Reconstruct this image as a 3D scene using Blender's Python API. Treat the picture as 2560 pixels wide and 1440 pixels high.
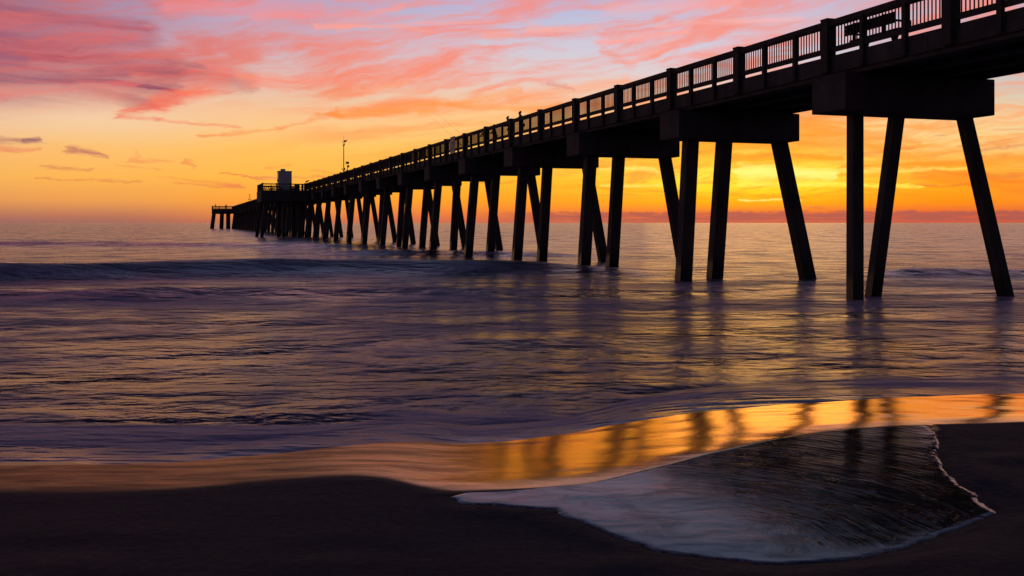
import bpy, bmesh, math, random
import numpy as np
from math import radians as R, sin, cos, atan, atan2, sqrt, degrees, pi
from mathutils import Vector, Matrix
for o in list(bpy.data.objects): bpy.data.objects.remove(o)
scene = bpy.context.scene
COL = scene.collection
F, CX, HY, EYE = 2489.0, 1280.0, 557.0, 2.03      # lens in photo pixels, principal column, horizon row, eye height

# ------------------------------------------------------------------ camera
cd = bpy.data.cameras.new('camera'); cam = bpy.data.objects.new('camera', cd); COL.objects.link(cam)
cam.location = (0, 0, EYE); cam.rotation_euler = (R(90), 0, 0)
cd.sensor_width = 36; cd.lens = 36*F/2560; cd.shift_y = -(720-HY)/2560
cd.clip_start = .05; cd.clip_end = 100000
scene.camera = cam
scene.render.resolution_x = 1024; scene.render.resolution_y = 576
vs = scene.view_settings
vs.view_transform = 'Standard'; vs.look = 'None'; vs.exposure = 0; vs.gamma = 1; vs.use_curve_mapping = False

# ------------------------------------------------------------------ node helpers
def lin(c):
    return tuple(((v/255)/12.92 if v/255 <= .04045 else ((v/255+.055)/1.055)**2.4) for v in c[:3])
class S:
    def __init__(s, g, sk): s.g = g; s.sk = sk
    def __add__(s, o): return s.g.m('ADD', s, o)
    __radd__ = __add__
    def __sub__(s, o): return s.g.m('SUBTRACT', s, o)
    def __rsub__(s, o): return s.g.m('SUBTRACT', o, s)
    def __mul__(s, o): return s.g.m('MULTIPLY', s, o)
    __rmul__ = __mul__
    def __truediv__(s, o): return s.g.m('DIVIDE', s, o)
    def __neg__(s): return s.g.m('MULTIPLY', s, -1.0)
class Gr:
    def __init__(s, tree): s.t = tree; tree.nodes.clear()
    def n(s, ty, **kw):
        nd = s.t.nodes.new(ty)
        for k, v in kw.items(): setattr(nd, k, v)
        return nd
    def put(s, inp, v):
        if isinstance(v, S): s.t.links.new(v.sk, inp)
        elif v is not None:
            if inp.type == 'RGBA' and len(v) == 3: v = (*v, 1)
            inp.default_value = v
    def m(s, op, a, b=None, c=None, clamp=False):
        nd = s.n('ShaderNodeMath', operation=op, use_clamp=clamp)
        for i, v in enumerate((a, b, c)): s.put(nd.inputs[i], v)
        return S(s, nd.outputs[0])
    def v(s, op, a, b=None, sc=None):
        nd = s.n('ShaderNodeVectorMath', operation=op)
        s.put(nd.inputs[0], a); s.put(nd.inputs[1], b)
        if sc is not None: s.put(nd.inputs['Scale'], sc)
        return S(s, nd.outputs['Value' if op in ('LENGTH', 'DOT_PRODUCT') else 'Vector'])
    def xyz(s, x=0., y=0., z=0.):
        nd = s.n('ShaderNodeCombineXYZ')
        for i, q in enumerate((x, y, z)): s.put(nd.inputs[i], q)
        return S(s, nd.outputs[0])
    def sep(s, v):
        nd = s.n('ShaderNodeSeparateXYZ'); s.put(nd.inputs[0], v)
        return [S(s, o) for o in nd.outputs]
    def step(s, x, a, b, lo=0., hi=1., smooth=True):
        nd = s.n('ShaderNodeMapRange', interpolation_type='SMOOTHSTEP' if smooth else 'LINEAR')
        nd.clamp = True
        for i, q in enumerate((x, a, b, lo, hi)): s.put(nd.inputs[i], q)
        return S(s, nd.outputs[0])
    def mix(s, f, a, b):
        nd = s.n('ShaderNodeMix', data_type='RGBA'); nd.clamp_factor = True
        s.put(nd.inputs[0], f); s.put(nd.inputs[6], a); s.put(nd.inputs[7], b)
        return S(s, nd.outputs[2])
    def noise(s, vec, scale=1., detail=2., rough=.5, dist=0., color=False, ty='FBM'):
        nd = s.n('ShaderNodeTexNoise'); nd.noise_dimensions = '3D'
        s.put(nd.inputs['Vector'], vec)
        for k, q in (('Scale', scale), ('Detail', detail), ('Roughness', rough), ('Distortion', dist)): s.put(nd.inputs[k], q)
        return S(s, nd.outputs['Color' if color else 'Fac'])
    def ramp(s, fac, stops):
        nd = s.n('ShaderNodeValToRGB'); cr = nd.color_ramp; s.put(nd.inputs[0], fac)
        while len(cr.elements) < len(stops): cr.elements.new(.5)
        for e, (p, c) in zip(cr.elements, sorted(stops, key=lambda q: q[0])): e.position = p; e.color = (*c, 1)
        return S(s, nd.outputs[0])
    def coord(s, which='Object'):
        return S(s, s.n('ShaderNodeTexCoord').outputs[which])
    def attr(s, name):
        nd = s.n('ShaderNodeAttribute'); nd.attribute_name = name
        return S(s, nd.outputs['Fac'])
    def bump(s, h, strength=.2, dist=.1, normal=None):
        nd = s.n('ShaderNodeBump'); s.put(nd.inputs['Height'], h)
        nd.inputs['Strength'].default_value = strength if not isinstance(strength, S) else 1
        if isinstance(strength, S): s.put(nd.inputs['Strength'], strength)
        nd.inputs['Distance'].default_value = dist
        if normal: s.put(nd.inputs['Normal'], normal)
        return S(s, nd.outputs[0])

# ------------------------------------------------------------------ sky (world): direction in degrees
def AE(x, y):                                   # photo pixel -> (azimuth, elevation) of the sky there
    return degrees(atan((x-CX)/F)), degrees(atan((HY-y)/sqrt(F*F+(x-CX)**2)))
SUN_AZ, SUN_EL = 13.5, 1.6
world = bpy.data.worlds.new('World'); scene.world = world; world.use_nodes = True
world.cycles.sampling_method = 'NONE'
g = Gr(world.node_tree)
D = g.v('NORMALIZE', g.coord('Generated'))
dx, dy, dz = g.sep(D)
A = g.m('ARCTAN2', dx, dy)*(180/pi)
E = g.m('ARCSINE', dz)*(180/pi)
def rp(E_): return min(1, max(0, (E_+1)/36))
def column(x, pts, high):
    st = [(rp(AE(x, y)[1]), lin(c)) for y, c in pts] + [(rp(e), lin(c)) for e, c in high]
    return g.ramp(g.m('MULTIPLY', E+1., 1/36, clamp=True), st)
hi_l = [(15, (112, 112, 148)), (20, (74, 82, 120)), (27, (56, 62, 98)), (35, (34, 38, 66))]
hi_m = [(15, (150, 160, 198)), (20, (124, 138, 180)), (27, (70, 82, 124)), (35, (38, 44, 76))]
hi_r = [(15, (150, 158, 190)), (20, (122, 134, 170)), (27, (70, 82, 120)), (35, (38, 44, 76))]
cols = [
 (-200, column(-200, [(557, (150,102,98)), (535, (182,118,94)), (500, (224,150,90)), (440, (246,178,92)), (370, (246,186,115)), (300, (238,200,165)), (220, (216,165,155)), (120, (150,118,140)), (0, (132,124,154))], hi_l)),
 (250, column(250, [(557, (164,106,94)), (540, (188,118,90)), (500, (240,160,82)), (440, (253,182,84)), (370, (252,192,112)), (300, (244,206,165)), (220, (235,190,170)), (120, (196,150,165)), (0, (160,150,182))], hi_l)),
 (700, column(700, [(557, (204,112,78)), (535, (236,136,68)), (500, (254,162,58)), (440, (255,184,72)), (370, (255,194,96)), (290, (248,202,150)), (200, (226,190,178)), (100, (200,172,190)), (0, (178,166,196))], hi_m)),
 (1280, column(1280, [(557, (206,104,80)), (535, (236,124,60)), (505, (255,158,38)), (450, (255,188,48)), (370, (255,196,92)), (280, (250,198,140)), (190, (220,205,205)), (100, (200,198,218)), (0, (172,182,220))], hi_m)),
 (1900, column(1900, [(557, (206,98,76)), (535, (228,104,56)), (505, (255,172,20)), (470, (255,224,44)), (430, (255,232,74)), (380, (255,190,40)), (320, (255,170,62)), (240, (238,196,170)), (150, (206,206,222)), (0, (184,192,222))], hi_r)),
 (2400, column(2400, [(557, (212,92,66)), (535, (224,94,56)), (505, (254,140,24)), (460, (255,168,30)), (410, (255,186,66)), (360, (248,206,130)), (300, (242,214,158)), (220, (206,198,188)), (100, (186,190,206)), (0, (170,182,210))], hi_r)),
 (3100, column(3100, [(557, (190,96,78)), (520, (220,124,76)), (450, (232,166,98)), (360, (228,190,150)), (220, (190,184,190)), (0, (150,160,190))], hi_r)),
]
sky = cols[0][1]
for (xa, _), (xb, cb) in zip(cols, cols[1:]):
    sky = g.mix(g.step(A, AE(xa, HY)[0], AE(xb, HY)[0]), sky, cb)
# wind-drawn cloud texture
AEv = g.xyz(A, E, 0.)
w1 = g.noise(g.v('MULTIPLY', AEv, (.09, .24, 1)), 1., 3., .55, color=True)
w2 = g.noise(g.v('MULTIPLY', AEv, (.45, 1.3, 1)), 1., 3., .6, color=True)
warp = g.v('ADD', g.v('MULTIPLY', g.v('SUBTRACT', w1, (.5, .5, .5)), (5., 2.4, 0)), g.v('MULTIPLY', g.v('SUBTRACT', w2, (.5, .5, .5)), (1.3, .55, 0)))
Q = g.v('ADD', AEv, warp)                        # heavy warp for free streaks
w3 = g.v('MULTIPLY', g.v('SUBTRACT', g.noise(g.v('MULTIPLY', AEv, (1.1, 3.6, 1)), 1., 3., .65, color=True), (.5, .5, .5)), (1.5, .42, 0))
Qs = g.v('ADD', g.v('ADD', AEv, g.v('SCALE', warp, sc=.30)), w3)  # light warp for placed clouds
qx, qy, _ = g.sep(Q)
def fib(slope, sx, sy, seed, lo, hi, det=5.):
    v = g.xyz(qx*sx, (qy-qx*slope)*sy, seed)
    return g.step(g.noise(v, 1., det, .62), lo, hi)
fibA = fib(.13, .11, 1.25, 3.1, .38, .72)
fibB = fib(-.05, .07, 1.6, 8.7, .42, .70)
fibC = fib(.22, .13, .62, 15.3, .45, .66)
fine = g.noise(g.xyz(qx*.9, qy*3.4, 2.), 1., 4., .65)
def px(*p): return [AE(*q) for q in p]
def seg(p0, p1, w0, w1, soft=0.):                # tapered streak between two photo pixels, widths in px
    a, b = AE(*p0), AE(*p1); k = degrees(1/F)
    d = (b[0]-a[0], b[1]-a[1]); L2 = d[0]**2+d[1]**2
    r = g.v('SUBTRACT', Qs, (a[0], a[1], 0))
    t = g.m('MULTIPLY', g.v('DOT_PRODUCT', r, (d[0]/L2, d[1]/L2, 0)), 1., clamp=True)
    rr = g.v('LENGTH', g.v('SUBTRACT', r, g.v('SCALE', (d[0], d[1], 0.), sc=t)))
    return g.step(rr/(t*((w1-w0)*k)+w0*k), 1., soft)
def mx(*ms):
    r = ms[0]
    for q in ms[1:]: r = g.m('MAXIMUM', r, q)
    return r
lay = lambda c, m, col: g.mix(m, c, lin(col))
Qs0 = Qs
def chain():                                     # orders the layers so that few values are alive at once
    global Qs
    Qs = g.v('ADD', Qs0, g.v('SCALE', sky, sc=1e-7))
# general thin cirrus: pink above, orange below
ccol = g.ramp(g.m('MULTIPLY', E+1., 1/16, clamp=True), [(0, lin((236,118,62))), (.25, lin((255,158,62))), (.42, lin((255,148,78))), (.58, lin((250,134,106))), (.78, lin((243,140,128))), (1, lin((232,146,146)))])
ccol = g.mix(g.step(A, -6., -22.)*g.step(E, 6., 8.)*.62, ccol, lin((196, 92, 102)))
clearL = 1.-g.step(A, -6., -15.)*g.step(E, 7.6, 6.3)*.8
sky = g.mix(g.m('MULTIPLY', fibA*clearL*g.step(E, 2.2, 5.5), .85)*g.step(E, 18., 13.), sky, ccol)
sky = g.mix(fibC*clearL*g.step(E, 5., 8.)*g.step(E, 18., 13.5)*.85, sky, ccol)
# big rose bank at upper left
chain()
bank = mx(seg((-500, 120), (430, 215), 190, 62), seg((-300, 60), (620, 205), 110, 40), seg((100, 190), (380, 262), 70, 26), seg((-400, 20), (350, 90), 100, 60, .2)*.8)
bank = bank*(.62+.5*fibB)
bankc = g.mix(fibA, lin((172,80,98)), lin((230,94,84)))
bankc = g.mix(fibC*.8, bankc, lin((124,80,108)))
sky = g.mix(bank*.95, sky, bankc)
sky = g.mix(g.step(A, -17., -34.)*g.step(E, 5.5, 9.)*g.step(E, 22., 14.)*.72*(.4+.6*fibB), sky, lin((140, 90, 114)))
for (a, b, w0, w1, c, am) in [
  ((-200, 206), (310, 188), 20, 15, (132,92,116), .8), ((-300, 130), (60, 150), 46, 20, (146,94,122), .7), ((-100, 250), (330, 214), 12, 18, (235,112,108), .6),
  ((550, 196), (400, 262), 38, 26, (250,118,92), .85), ((420, 252), (285, 294), 26, 7, (240,104,86), .9), ((290, 294), (400, 300), 8, 8, (240,112,90), .8), ((390, 300), (600, 323), 9, 4, (246,112,84), .9),
  ((505, 152), (640, 205), 12, 26, (240,132,122), .7), ((620, 200), (850, 198), 30, 6, (250,142,118), .75), ((600, 190), (710, 228), 22, 12, (250,148,122), .6),
  ((420, 10), (800, 22), 34, 22, (246,138,138), .8), ((640, 40), (960, 30), 14, 10, (248,142,140), .7), ((860, 60), (1010, 5), 22, 10, (250,156,146), .6), ((790, 64), (1230, 52), 9, 5, (253,160,148), .8), ((980, 60), (1080, 84), 12, 5, (250,160,146), .6), ((1205, 92), (1290, 88), 13, 10, (252,160,140), .6),
  ((500, 340), (700, 326), 5, 8, (250,138,76), .75), ((690, 326), (840, 282), 7, 16, (250,138,70), .85), ((830, 290), (1080, 262), 16, 24, (255,146,66), .85), ((1050, 275), (1300, 225), 20, 14, (255,150,70), .8), ((1120, 262), (1400, 270), 10, 18, (255,146,60), .6),
  ((900, 235), (1060, 190), 14, 8, (252,172,130), .6), ((1090, 190), (1145, 184), 6, 5, (250,150,112), .5),
  ((-20, 354), (95, 353), 12, 8, (168,100,104), .85), ((50, 352), (92, 350), 9, 7, (124,82,96), .7), ((-60, 372), (95, 374), 12, 5, (236,134,100), .7),
  ((165, 375), (262, 388), 11, 5, (190,104,98), .85), ((180, 372), (240, 380), 12, 6, (182,98,98), .6), ((105, 416), (222, 424), 5, 9, (206,112,88), .85), ((90, 446), (360, 455), 3, 5, (222,124,78), .8),
  ((330, 370), (350, 400), 5, 8, (250,160,96), .5), ((320, 400), (440, 402), 9, 5, (244,146,88), .55), ((465, 400), (495, 412), 7, 10, (236,126,80), .7), ((290, 412), (415, 426), 3, 3, (242,150,86), .6),
  ((400, 440), (600, 462), 3, 7, (240,132,76), .7), ((440, 456), (610, 468), 4, 6, (232,122,78), .75), ((560, 430), (660, 446), 3, 3, (232,120,76), .7), ((640, 440), (880, 442), 4, 3, (230,126,92), .55), ((665, 420), (735, 412), 4, 6, (246,140,78), .7), ((780, 424), (850, 434), 4, 7, (236,120,68), .7), ((780, 440), (840, 440), 4, 4, (236,124,72), .6),
  ((1280, 246), (1560, 200), 16, 18, (255,150,88), .7), ((1370, 212), (1430, 222), 12, 8, (214,122,110), .75), ((1500, 120), (1580, 165), 12, 20, (240,146,132), .7), ((1490, 105), (1720, 75), 14, 12, (253,160,150), .8), ((1560, 160), (1680, 100), 12, 14, (250,156,142), .7), ((1320, 78), (1500, 66), 14, 8, (254,168,150), .7), ((1520, 20), (1840, 6), 16, 22, (252,168,164), .7), ((1640, 60), (2000, 40), 10, 12, (252,176,170), .6), ((1290, 40), (1380, 80), 12, 10, (250,168,156), .5),
  ((2020, 320), (2300, 352), 22, 8, (255,146,56), .8), ((2000, 360), (2230, 372), 16, 10, (255,140,40), .7), ((1840, 400), (2100, 395), 16, 12, (255,140,28), .85), ((2100, 420), (2560, 395), 10, 16, (255,146,40), .8), ((2280, 430), (2600, 462), 18, 30, (250,126,38), .85), ((2330, 340), (2370, 341), 3, 3, (150,116,100), .8), ((2430, 380), (2620, 360), 4, 6, (214,132,96), .7), ((1750, 380), (1860, 372), 8, 6, (255,168,50), .6),
  ((1380, 400), (1430, 404), 4, 4, (214,128,52), .7), ((1180, 455), (1290, 452), 3, 5, (232,140,50), .6), ((1500, 440), (1640, 432), 6, 5, (255,160,30), .5), ((1780, 486), (2300, 492), 4, 7, (250,150,30), .5), ((2230, 470), (2420, 462), 4, 5, (224,110,44), .6),
]:
    chain()
    sky = lay(sky, seg(a, b, w0*1.25, w1*1.25)*(am*(.55+.6*fibB)) if w0 > 14 else g.step(seg(a, b, w0*1.9, w1*1.9, -.15)*(.62+.5*fibB+.35*fine), .30, 1.15)*am, c)
chain(); fibD = g.step(g.noise(g.xyz(qx*.16, (qy+qx*.03)*1.9, 21.), 1., 5., .66), .44, .66)
sky = g.mix(fibD*g.step(A, 0., 6.)*g.step(E, .9, 1.7)*g.step(E, 8., 5.)*.62, sky, lin((255, 142, 34)))
fibG = g.step(g.noise(g.xyz(qx*.22, (qy-qx*.05)*2.6, 33.), 1., 4., .66), .50, .68)
sky = g.mix(fibG*g.step(A, 0., 6.)*g.step(E, 1., 1.9)*g.step(E, 7., 4.)*.5, sky, lin((224, 116, 60)))
# pale yellow light gaps around the hidden sun
for (a, b, w0, w1, c, am) in [((1500, 420), (1640, 424), 5, 8, (255,236,120), .7), ((1500, 462), (1660, 458), 4, 6, (255,234,110), .7), ((1860, 430), (2080, 440), 20, 16, (255,248,130), .95), ((1850, 458), (2300, 468), 9, 5, (255,240,90), .85), ((2050, 430), (2420, 420), 8, 4, (255,232,110), .6), ((1800, 385), (1900, 380), 5, 4, (255,214,90), .6), ((1850, 497), (2000, 500), 3, 3, (255,246,130), .8)]:
    chain(); sky = lay(sky, g.step(seg(a, b, w0*2., w1*2., -.1)*(.5+.8*fine), .2, 1.)*am, c)
# low violet bank along the horizon under the sun, with a lumpy top
low = g.noise(g.xyz(A*.9, 0., 4.), 1., 4., .65)
edge = .56 + (low-.5)*.62
bankm = g.step(E, edge+.12, edge-.02)*g.step(E, -.02, .28, .35, 1.)*g.step(A, -3., 4.)
bn = g.noise(g.xyz(A*.5, E*6., 9.), 1., 4., .6)
sky = g.mix(bankm*g.step(bn, .22, .55)*.95, sky, lin((172,88,80)))
sky = g.mix(g.step(E, 1.05, .9)*g.step(E, .55, .8)*g.step(bn, .52, .66)*g.step(A, 8., 16.)*.6, sky, lin((206,104,70)))
# away from the sunset: dusk, and dark overhead
sky = g.mix(g.step(E, 30., 65.), sky, lin((26, 30, 54)))
front = g.step(dy, -.15, .62)
rear = g.ramp(g.m('MULTIPLY', E+1., 1/36, clamp=True), [(0, lin((70,56,66))), (.3, lin((74,62,82))), (1, lin((38,40,62)))])
sky = g.mix(front, rear, sky)
sky = g.mix(g.step(E, -.2, -1.2), sky, lin((40, 32, 40)))
nish = g.n('ShaderNodeTexSky', sky_type='NISHITA'); nish.sun_disc = False
nish.sun_elevation = R(SUN_EL); nish.sun_rotation = R(SUN_AZ); nish.altitude = 0; nish.dust_density = 2.
bg1 = g.n('ShaderNodeBackground'); g.put(bg1.inputs[0], S(g, nish.outputs[0])); bg1.inputs[1].default_value = .05*.1
bg2 = g.n('ShaderNodeBackground'); g.put(bg2.inputs[0], sky); bg2.inputs[1].default_value = 1.0
add = g.n('ShaderNodeAddShader'); g.t.links.new(bg1.outputs[0], add.inputs[0]); g.t.links.new(bg2.outputs[0], add.inputs[1])
wo = g.n('ShaderNodeOutputWorld'); g.t.links.new(add.outputs[0], wo.inputs[0])

sd = bpy.data.lights.new('sun', 'SUN'); sun = bpy.data.objects.new('sun', sd); COL.objects.link(sun)
sd.energy = .03; sd.angle = R(12); sd.color = (1, .5, .16)
sv = Vector((sin(R(SUN_AZ))*cos(R(SUN_EL)), cos(R(SUN_AZ))*cos(R(SUN_EL)), sin(R(SUN_EL))))
sun.rotation_euler = sv.to_track_quat('Z', 'Y').to_euler()

# ------------------------------------------------------------------ materials
def mat(name):
    m = bpy.data.materials.new(name); m.use_nodes = True; return m, Gr(m.node_tree)
def finish(g, sh):
    o = g.n('ShaderNodeOutputMaterial'); g.t.links.new(sh, o.inputs[0])
def princ(g, color=None, rough=.5, ior=1.45, spec=.5, normal=None, metal=0.):
    p = g.n('ShaderNodeBsdfPrincipled')
    g.put(p.inputs['Base Color'], color); g.put(p.inputs['Roughness'], rough); g.put(p.inputs['IOR'], ior)
    g.put(p.inputs['Metallic'], metal); g.put(p.inputs['Specular IOR Level'], spec)
    if normal: g.put(p.inputs['Normal'], normal)
    return p
def surface(name, c1, c2, scale=3., rough=.8, bump=.25, metal=0., stretch=(1, 1, 1), spec=.3):
    m, g = mat(name); co = g.v('MULTIPLY', g.coord(), stretch)
    n1 = g.noise(co, scale, 6., .65); n2 = g.noise(co, scale*9, 3., .6)
    c = g.mix(g.step(n1, .3, .7), c1, c2)
    finish(g, princ(g, c, g.step(n2, .2, .8, rough-.12, min(1, rough+.1)), spec=spec, metal=metal, normal=g.bump(n1*.6+n2*.4, bump, .03)).outputs[0]); return m
M = {}
M['concrete'] = surface('concrete', (.062, .055, .052), (.12, .107, .098), 1.6, .85, .35)
M['pile'] = surface('pile_concrete', (.055, .048, .043), (.115, .100, .088), 1.3, .8, .35, stretch=(2, 2, .5))
_g = Gr.__new__(Gr); _g.t = M['pile'].node_tree          # tide-dark wet growth band near the waterline
_p = [n for n in _g.t.nodes if n.type == 'BSDF_PRINCIPLED'][0]
_c = S(_g, _p.inputs['Base Color'].links[0].from_socket)
_geo = S(_g, _g.n('ShaderNodeNewGeometry').outputs['Position'])
_z = _g.sep(_geo)[2]; _nz = _g.noise(_geo, 2.2, 4., .7)
_band = _g.step(_z+(_nz-.5)*.9, 1.0, .35)
_g.put(_p.inputs['Base Color'], _g.mix(_band, _c, (.014, .016, .012))); _g.put(_p.inputs['Roughness'], _g.step(_band, 0., 1., .8, .35))
M['timber'] = surface('weathered_timber', (.05, .042, .036), (.09, .076, .065), 3., .8, .3, stretch=(1, 1, 1))
M['white'] = surface('white_paint', (.62, .60, .58), (.76, .74, .72), 2., .5, .1)
M['metal'] = surface('galvanised_metal', (.10, .10, .10), (.16, .16, .16), 6., .45, .1, metal=.6)
M['dark'] = surface('dark_plastic', (.03, .03, .032), (.05, .05, .052), 5., .5, .1)
M['sign'] = surface('sign_face', (.42, .42, .42), (.55, .55, .54), 4., .5, .05)
M['ink'] = surface('sign_ink', (.05, .05, .06), (.08, .08, .09), 4., .6, .05)
M['skin'] = surface('skin', (.32, .19, .13), (.38, .23, .16), 8., .6, .05)
M['hair'] = surface('hair', (.02, .015, .01), (.05, .035, .02), 30., .7, .3)
M['denim'] = surface('denim', (.03, .04, .07), (.05, .065, .10), 20., .9, .2)
M['shirt_red'] = surface('red_cloth', (.25, .05, .04), (.32, .07, .05), 12., .9, .2)
M['shirt_dark'] = surface('dark_cloth', (.03, .03, .035), (.06, .055, .06), 12., .9, .2)

# sand: dry/damp dark sand and mirror-wet sand by the 'wet' attribute
m, g = mat('beach_sand'); M['sand'] = m
co = g.coord(); wet = g.attr('wet')
grain = g.noise(co, 180., 3., .8); rip = g.noise(g.v('MULTIPLY', co, (1., 1.5, 1)), 1.5, 4., .5); mid = g.noise(co, 22., 4., .6)
wn = g.m('ADD', wet, (rip-.5)*.25, clamp=True)
base = g.mix(g.step(mid, .3, .7), (.027, .026, .041), (.045, .042, .060))
base = g.mix(g.step(grain, .45, .8)*.45, base, (.060, .052, .062))
base = g.mix(wet, base, (.018, .013, .012))
hmix = grain*.10 + mid*.35*(1.-wet) + rip*1.6*(1.-wet)
nb = g.bump(hmix, .8, .045)
nw = g.bump(grain*g.step(g.sep(co)[0], 0., -1., .05, .30) + g.noise(g.v('MULTIPLY', co, (1., 1.8, 1)), 5., 3., .5)*.40, .24, .024)
pd = princ(g, base, .75, spec=.12, normal=nb)
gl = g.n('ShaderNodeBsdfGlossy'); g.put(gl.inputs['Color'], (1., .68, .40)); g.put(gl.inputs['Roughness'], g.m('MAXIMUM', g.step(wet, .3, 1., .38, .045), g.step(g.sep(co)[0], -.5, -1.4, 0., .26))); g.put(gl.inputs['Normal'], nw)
fr = g.n('ShaderNodeFresnel'); fr.inputs[0].default_value = 2.0
ms = g.n('ShaderNodeMixShader'); fac = g.m('MULTIPLY', S(g, fr.outputs[0])*g.step(g.sep(co)[0], -.5, -1.5, 1.62, .60), g.step(wet, .2, 1.)*g.m('MAXIMUM', g.step(g.sep(co)[0], -1.2, .2), g.step(g.noise(g.v('MULTIPLY', co, (.8, 3.5, 1)), 1.5, 5., .7), .36, .62, .45, 1.15)), clamp=True)
g.put(ms.inputs[0], fac); g.t.links.new(pd.outputs[0], ms.inputs[1]); g.t.links.new(gl.outputs[0], ms.inputs[2])
finish(g, ms.outputs[0])

# sea: long-exposure silky water: smooth anisotropic ripples, milky foam veil whose violet patches also paint in dark sky reflections
m, g = mat('sea_water'); M['sea'] = m
co = g.coord(); x_, y_, z_ = g.sep(co)
far = g.step(y_, 25., 140.)
wv = g.v('ADD', co, g.v('MULTIPLY', g.v('SUBTRACT', g.noise(g.v('MULTIPLY', co, (.10, .22, 0)), 1., 2., .5, color=True), (.5, .5, .5)), (3., 1.4, 0)))
wx, wy, _ = g.sep(wv)
sk1 = g.xyz(wx*.36, (wy-wx*.1)*.46, 0.); sk2 = g.xyz(wx*1.1+wy*.3, (wy+wx*.16)*1.7, 3.); sk3 = g.xyz(wx*3.4, (wy-wx*.14)*7., 6.)
nA = g.noise(sk1, 1., 4., .55)
nB = g.noise(sk2, 1., 5., .62)
nC = g.noise(sk3, 1., 4., .6)
nF = g.noise(g.v('MULTIPLY', co, (.035, .16, 0)), 1., 6., .7)
h = nA*2.3 + nB*.42 + nC*.025
calm = g.attr('calm'); blit = g.attr('backlit')
nrm = g.bump(h, g.step(y_, 16., 90., 1., .15)*(1.-calm*.85)*(1.-blit*.75), .62)
nrm = g.bump(nF, .30, 2.2, nrm)
foam = g.attr('foam'); film = g.attr('film')
pat = g.noise(g.xyz(wx*.30, (wy+wx*.1)*.34, 12.), 1., 4., .65)
fo = g.m('MULTIPLY', g.step(nB*.2+nA*.2+pat*.6+foam*.10, .47, .60), .60+foam*.25)
fo = g.m('ADD', fo, film*g.step(nB, .2, .7, .15, .55), clamp=True)
deep = g.mix(g.attr('backlit'), (.010, .014, .024), (.004, .030, .030))  # teal of light coming through the wave ridge, put into the base colour
p1 = princ(g, deep, g.step(y_, 6., 60., .22, .18)+blit*.2, ior=1.72, spec=.62, normal=nrm); p1.inputs['Specular Tint'].default_value = (1, .70, .92, 1)
p2 = princ(g, g.mix(nA, (.38, .36, .56), (.62, .46, .54)), .6, ior=1.2, spec=.3, normal=nrm)
ms = g.n('ShaderNodeMixShader'); g.put(ms.inputs[0], fo); g.t.links.new(p1.outputs[0], ms.inputs[1]); g.t.links.new(p2.outputs[0], ms.inputs[2])
finish(g, ms.outputs[0])

# pool left by the backwash: near-mirror with drawn-out swirls and bubble specks
m, g = mat('pool_water'); M['pool'] = m
co = g.coord(); x_, y_, z_ = g.sep(co)
cx0, cy0 = .8, 4.5                                # centre the back-flow curls around
rx, ry = x_-cx0, y_-cy0
wob0 = g.noise(g.v('MULTIPLY', co, (1.6, 2.6, 0)), 1., 2., .5)
rad = g.v('LENGTH', g.xyz(rx, ry*.9, 0.)); ang = g.m('ARCTAN2', ry, rx)
fl = g.noise(g.xyz(rad*24.+wob0*3., ang*1.6, 2.), 1., 3., .55)
wob = g.noise(g.v('MULTIPLY', co, (3., 9., 0)), 1., 3., .5)
soft = g.noise(g.v('MULTIPLY', co, (.7, 2., 0)), 1., 2., .5)
sp = g.n('ShaderNodeTexVoronoi'); sp.feature = 'F1'; g.put(sp.inputs['Vector'], g.v('MULTIPLY', co, (1., 1.9, 0))); sp.inputs['Scale'].default_value = 40.
swirl = g.attr('swirl'); spk = g.step(S(g, sp.outputs['Distance']), .22, .05)*swirl*g.step(g.noise(co, 5., 3., .6), .44, .56)*.8
nrm = g.bump(fl*.45*swirl + wob*.22 + soft*.6 + spk*.5, .20, .028)
edge_ = g.attr('foam')
veil = g.step(g.noise(g.v('MULTIPLY', co, (1.5, 4., 0)), 1.3, 6., .72, 1.5), .50, .66)*.10*(1.-swirl)
lines = g.step(fl, .52, .64)*swirl*.34*g.step(soft, .38, .6) + veil
fo = g.m('ADD', edge_*g.step(g.noise(co, 40., 4., .75), .36, .58), lines+spk*.12, clamp=True)
gl = g.n('ShaderNodeBsdfGlossy'); g.put(gl.inputs['Color'], (.96, .97, 1)); g.put(gl.inputs['Roughness'], .07); g.put(gl.inputs['Normal'], nrm)
pd = princ(g, g.mix(fo, (.008, .008, .011), (.46, .38, .38)), .6, ior=1.1, spec=.05, normal=nrm)
fr = g.n('ShaderNodeFresnel'); fr.inputs[0].default_value = 1.5; g.put(fr.inputs['Normal'], nrm)
ms = g.n('ShaderNodeMixShader'); fac = g.m('MULTIPLY', S(g, fr.outputs[0])*.78*g.m('MAXIMUM', 1.-swirl*.60, spk)*g.step(g.noise(g.v('MULTIPLY', co, (1.3, 2.6, 0)), 1.6, 5., .68, 1.2), .34, .60, .62, 1.12), 1.-fo*.8, clamp=True)
g.put(ms.inputs[0], fac); g.t.links.new(pd.outputs[0], ms.inputs[1]); g.t.links.new(gl.outputs[0], ms.inputs[2])
finish(g, ms.outputs[0])

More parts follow.
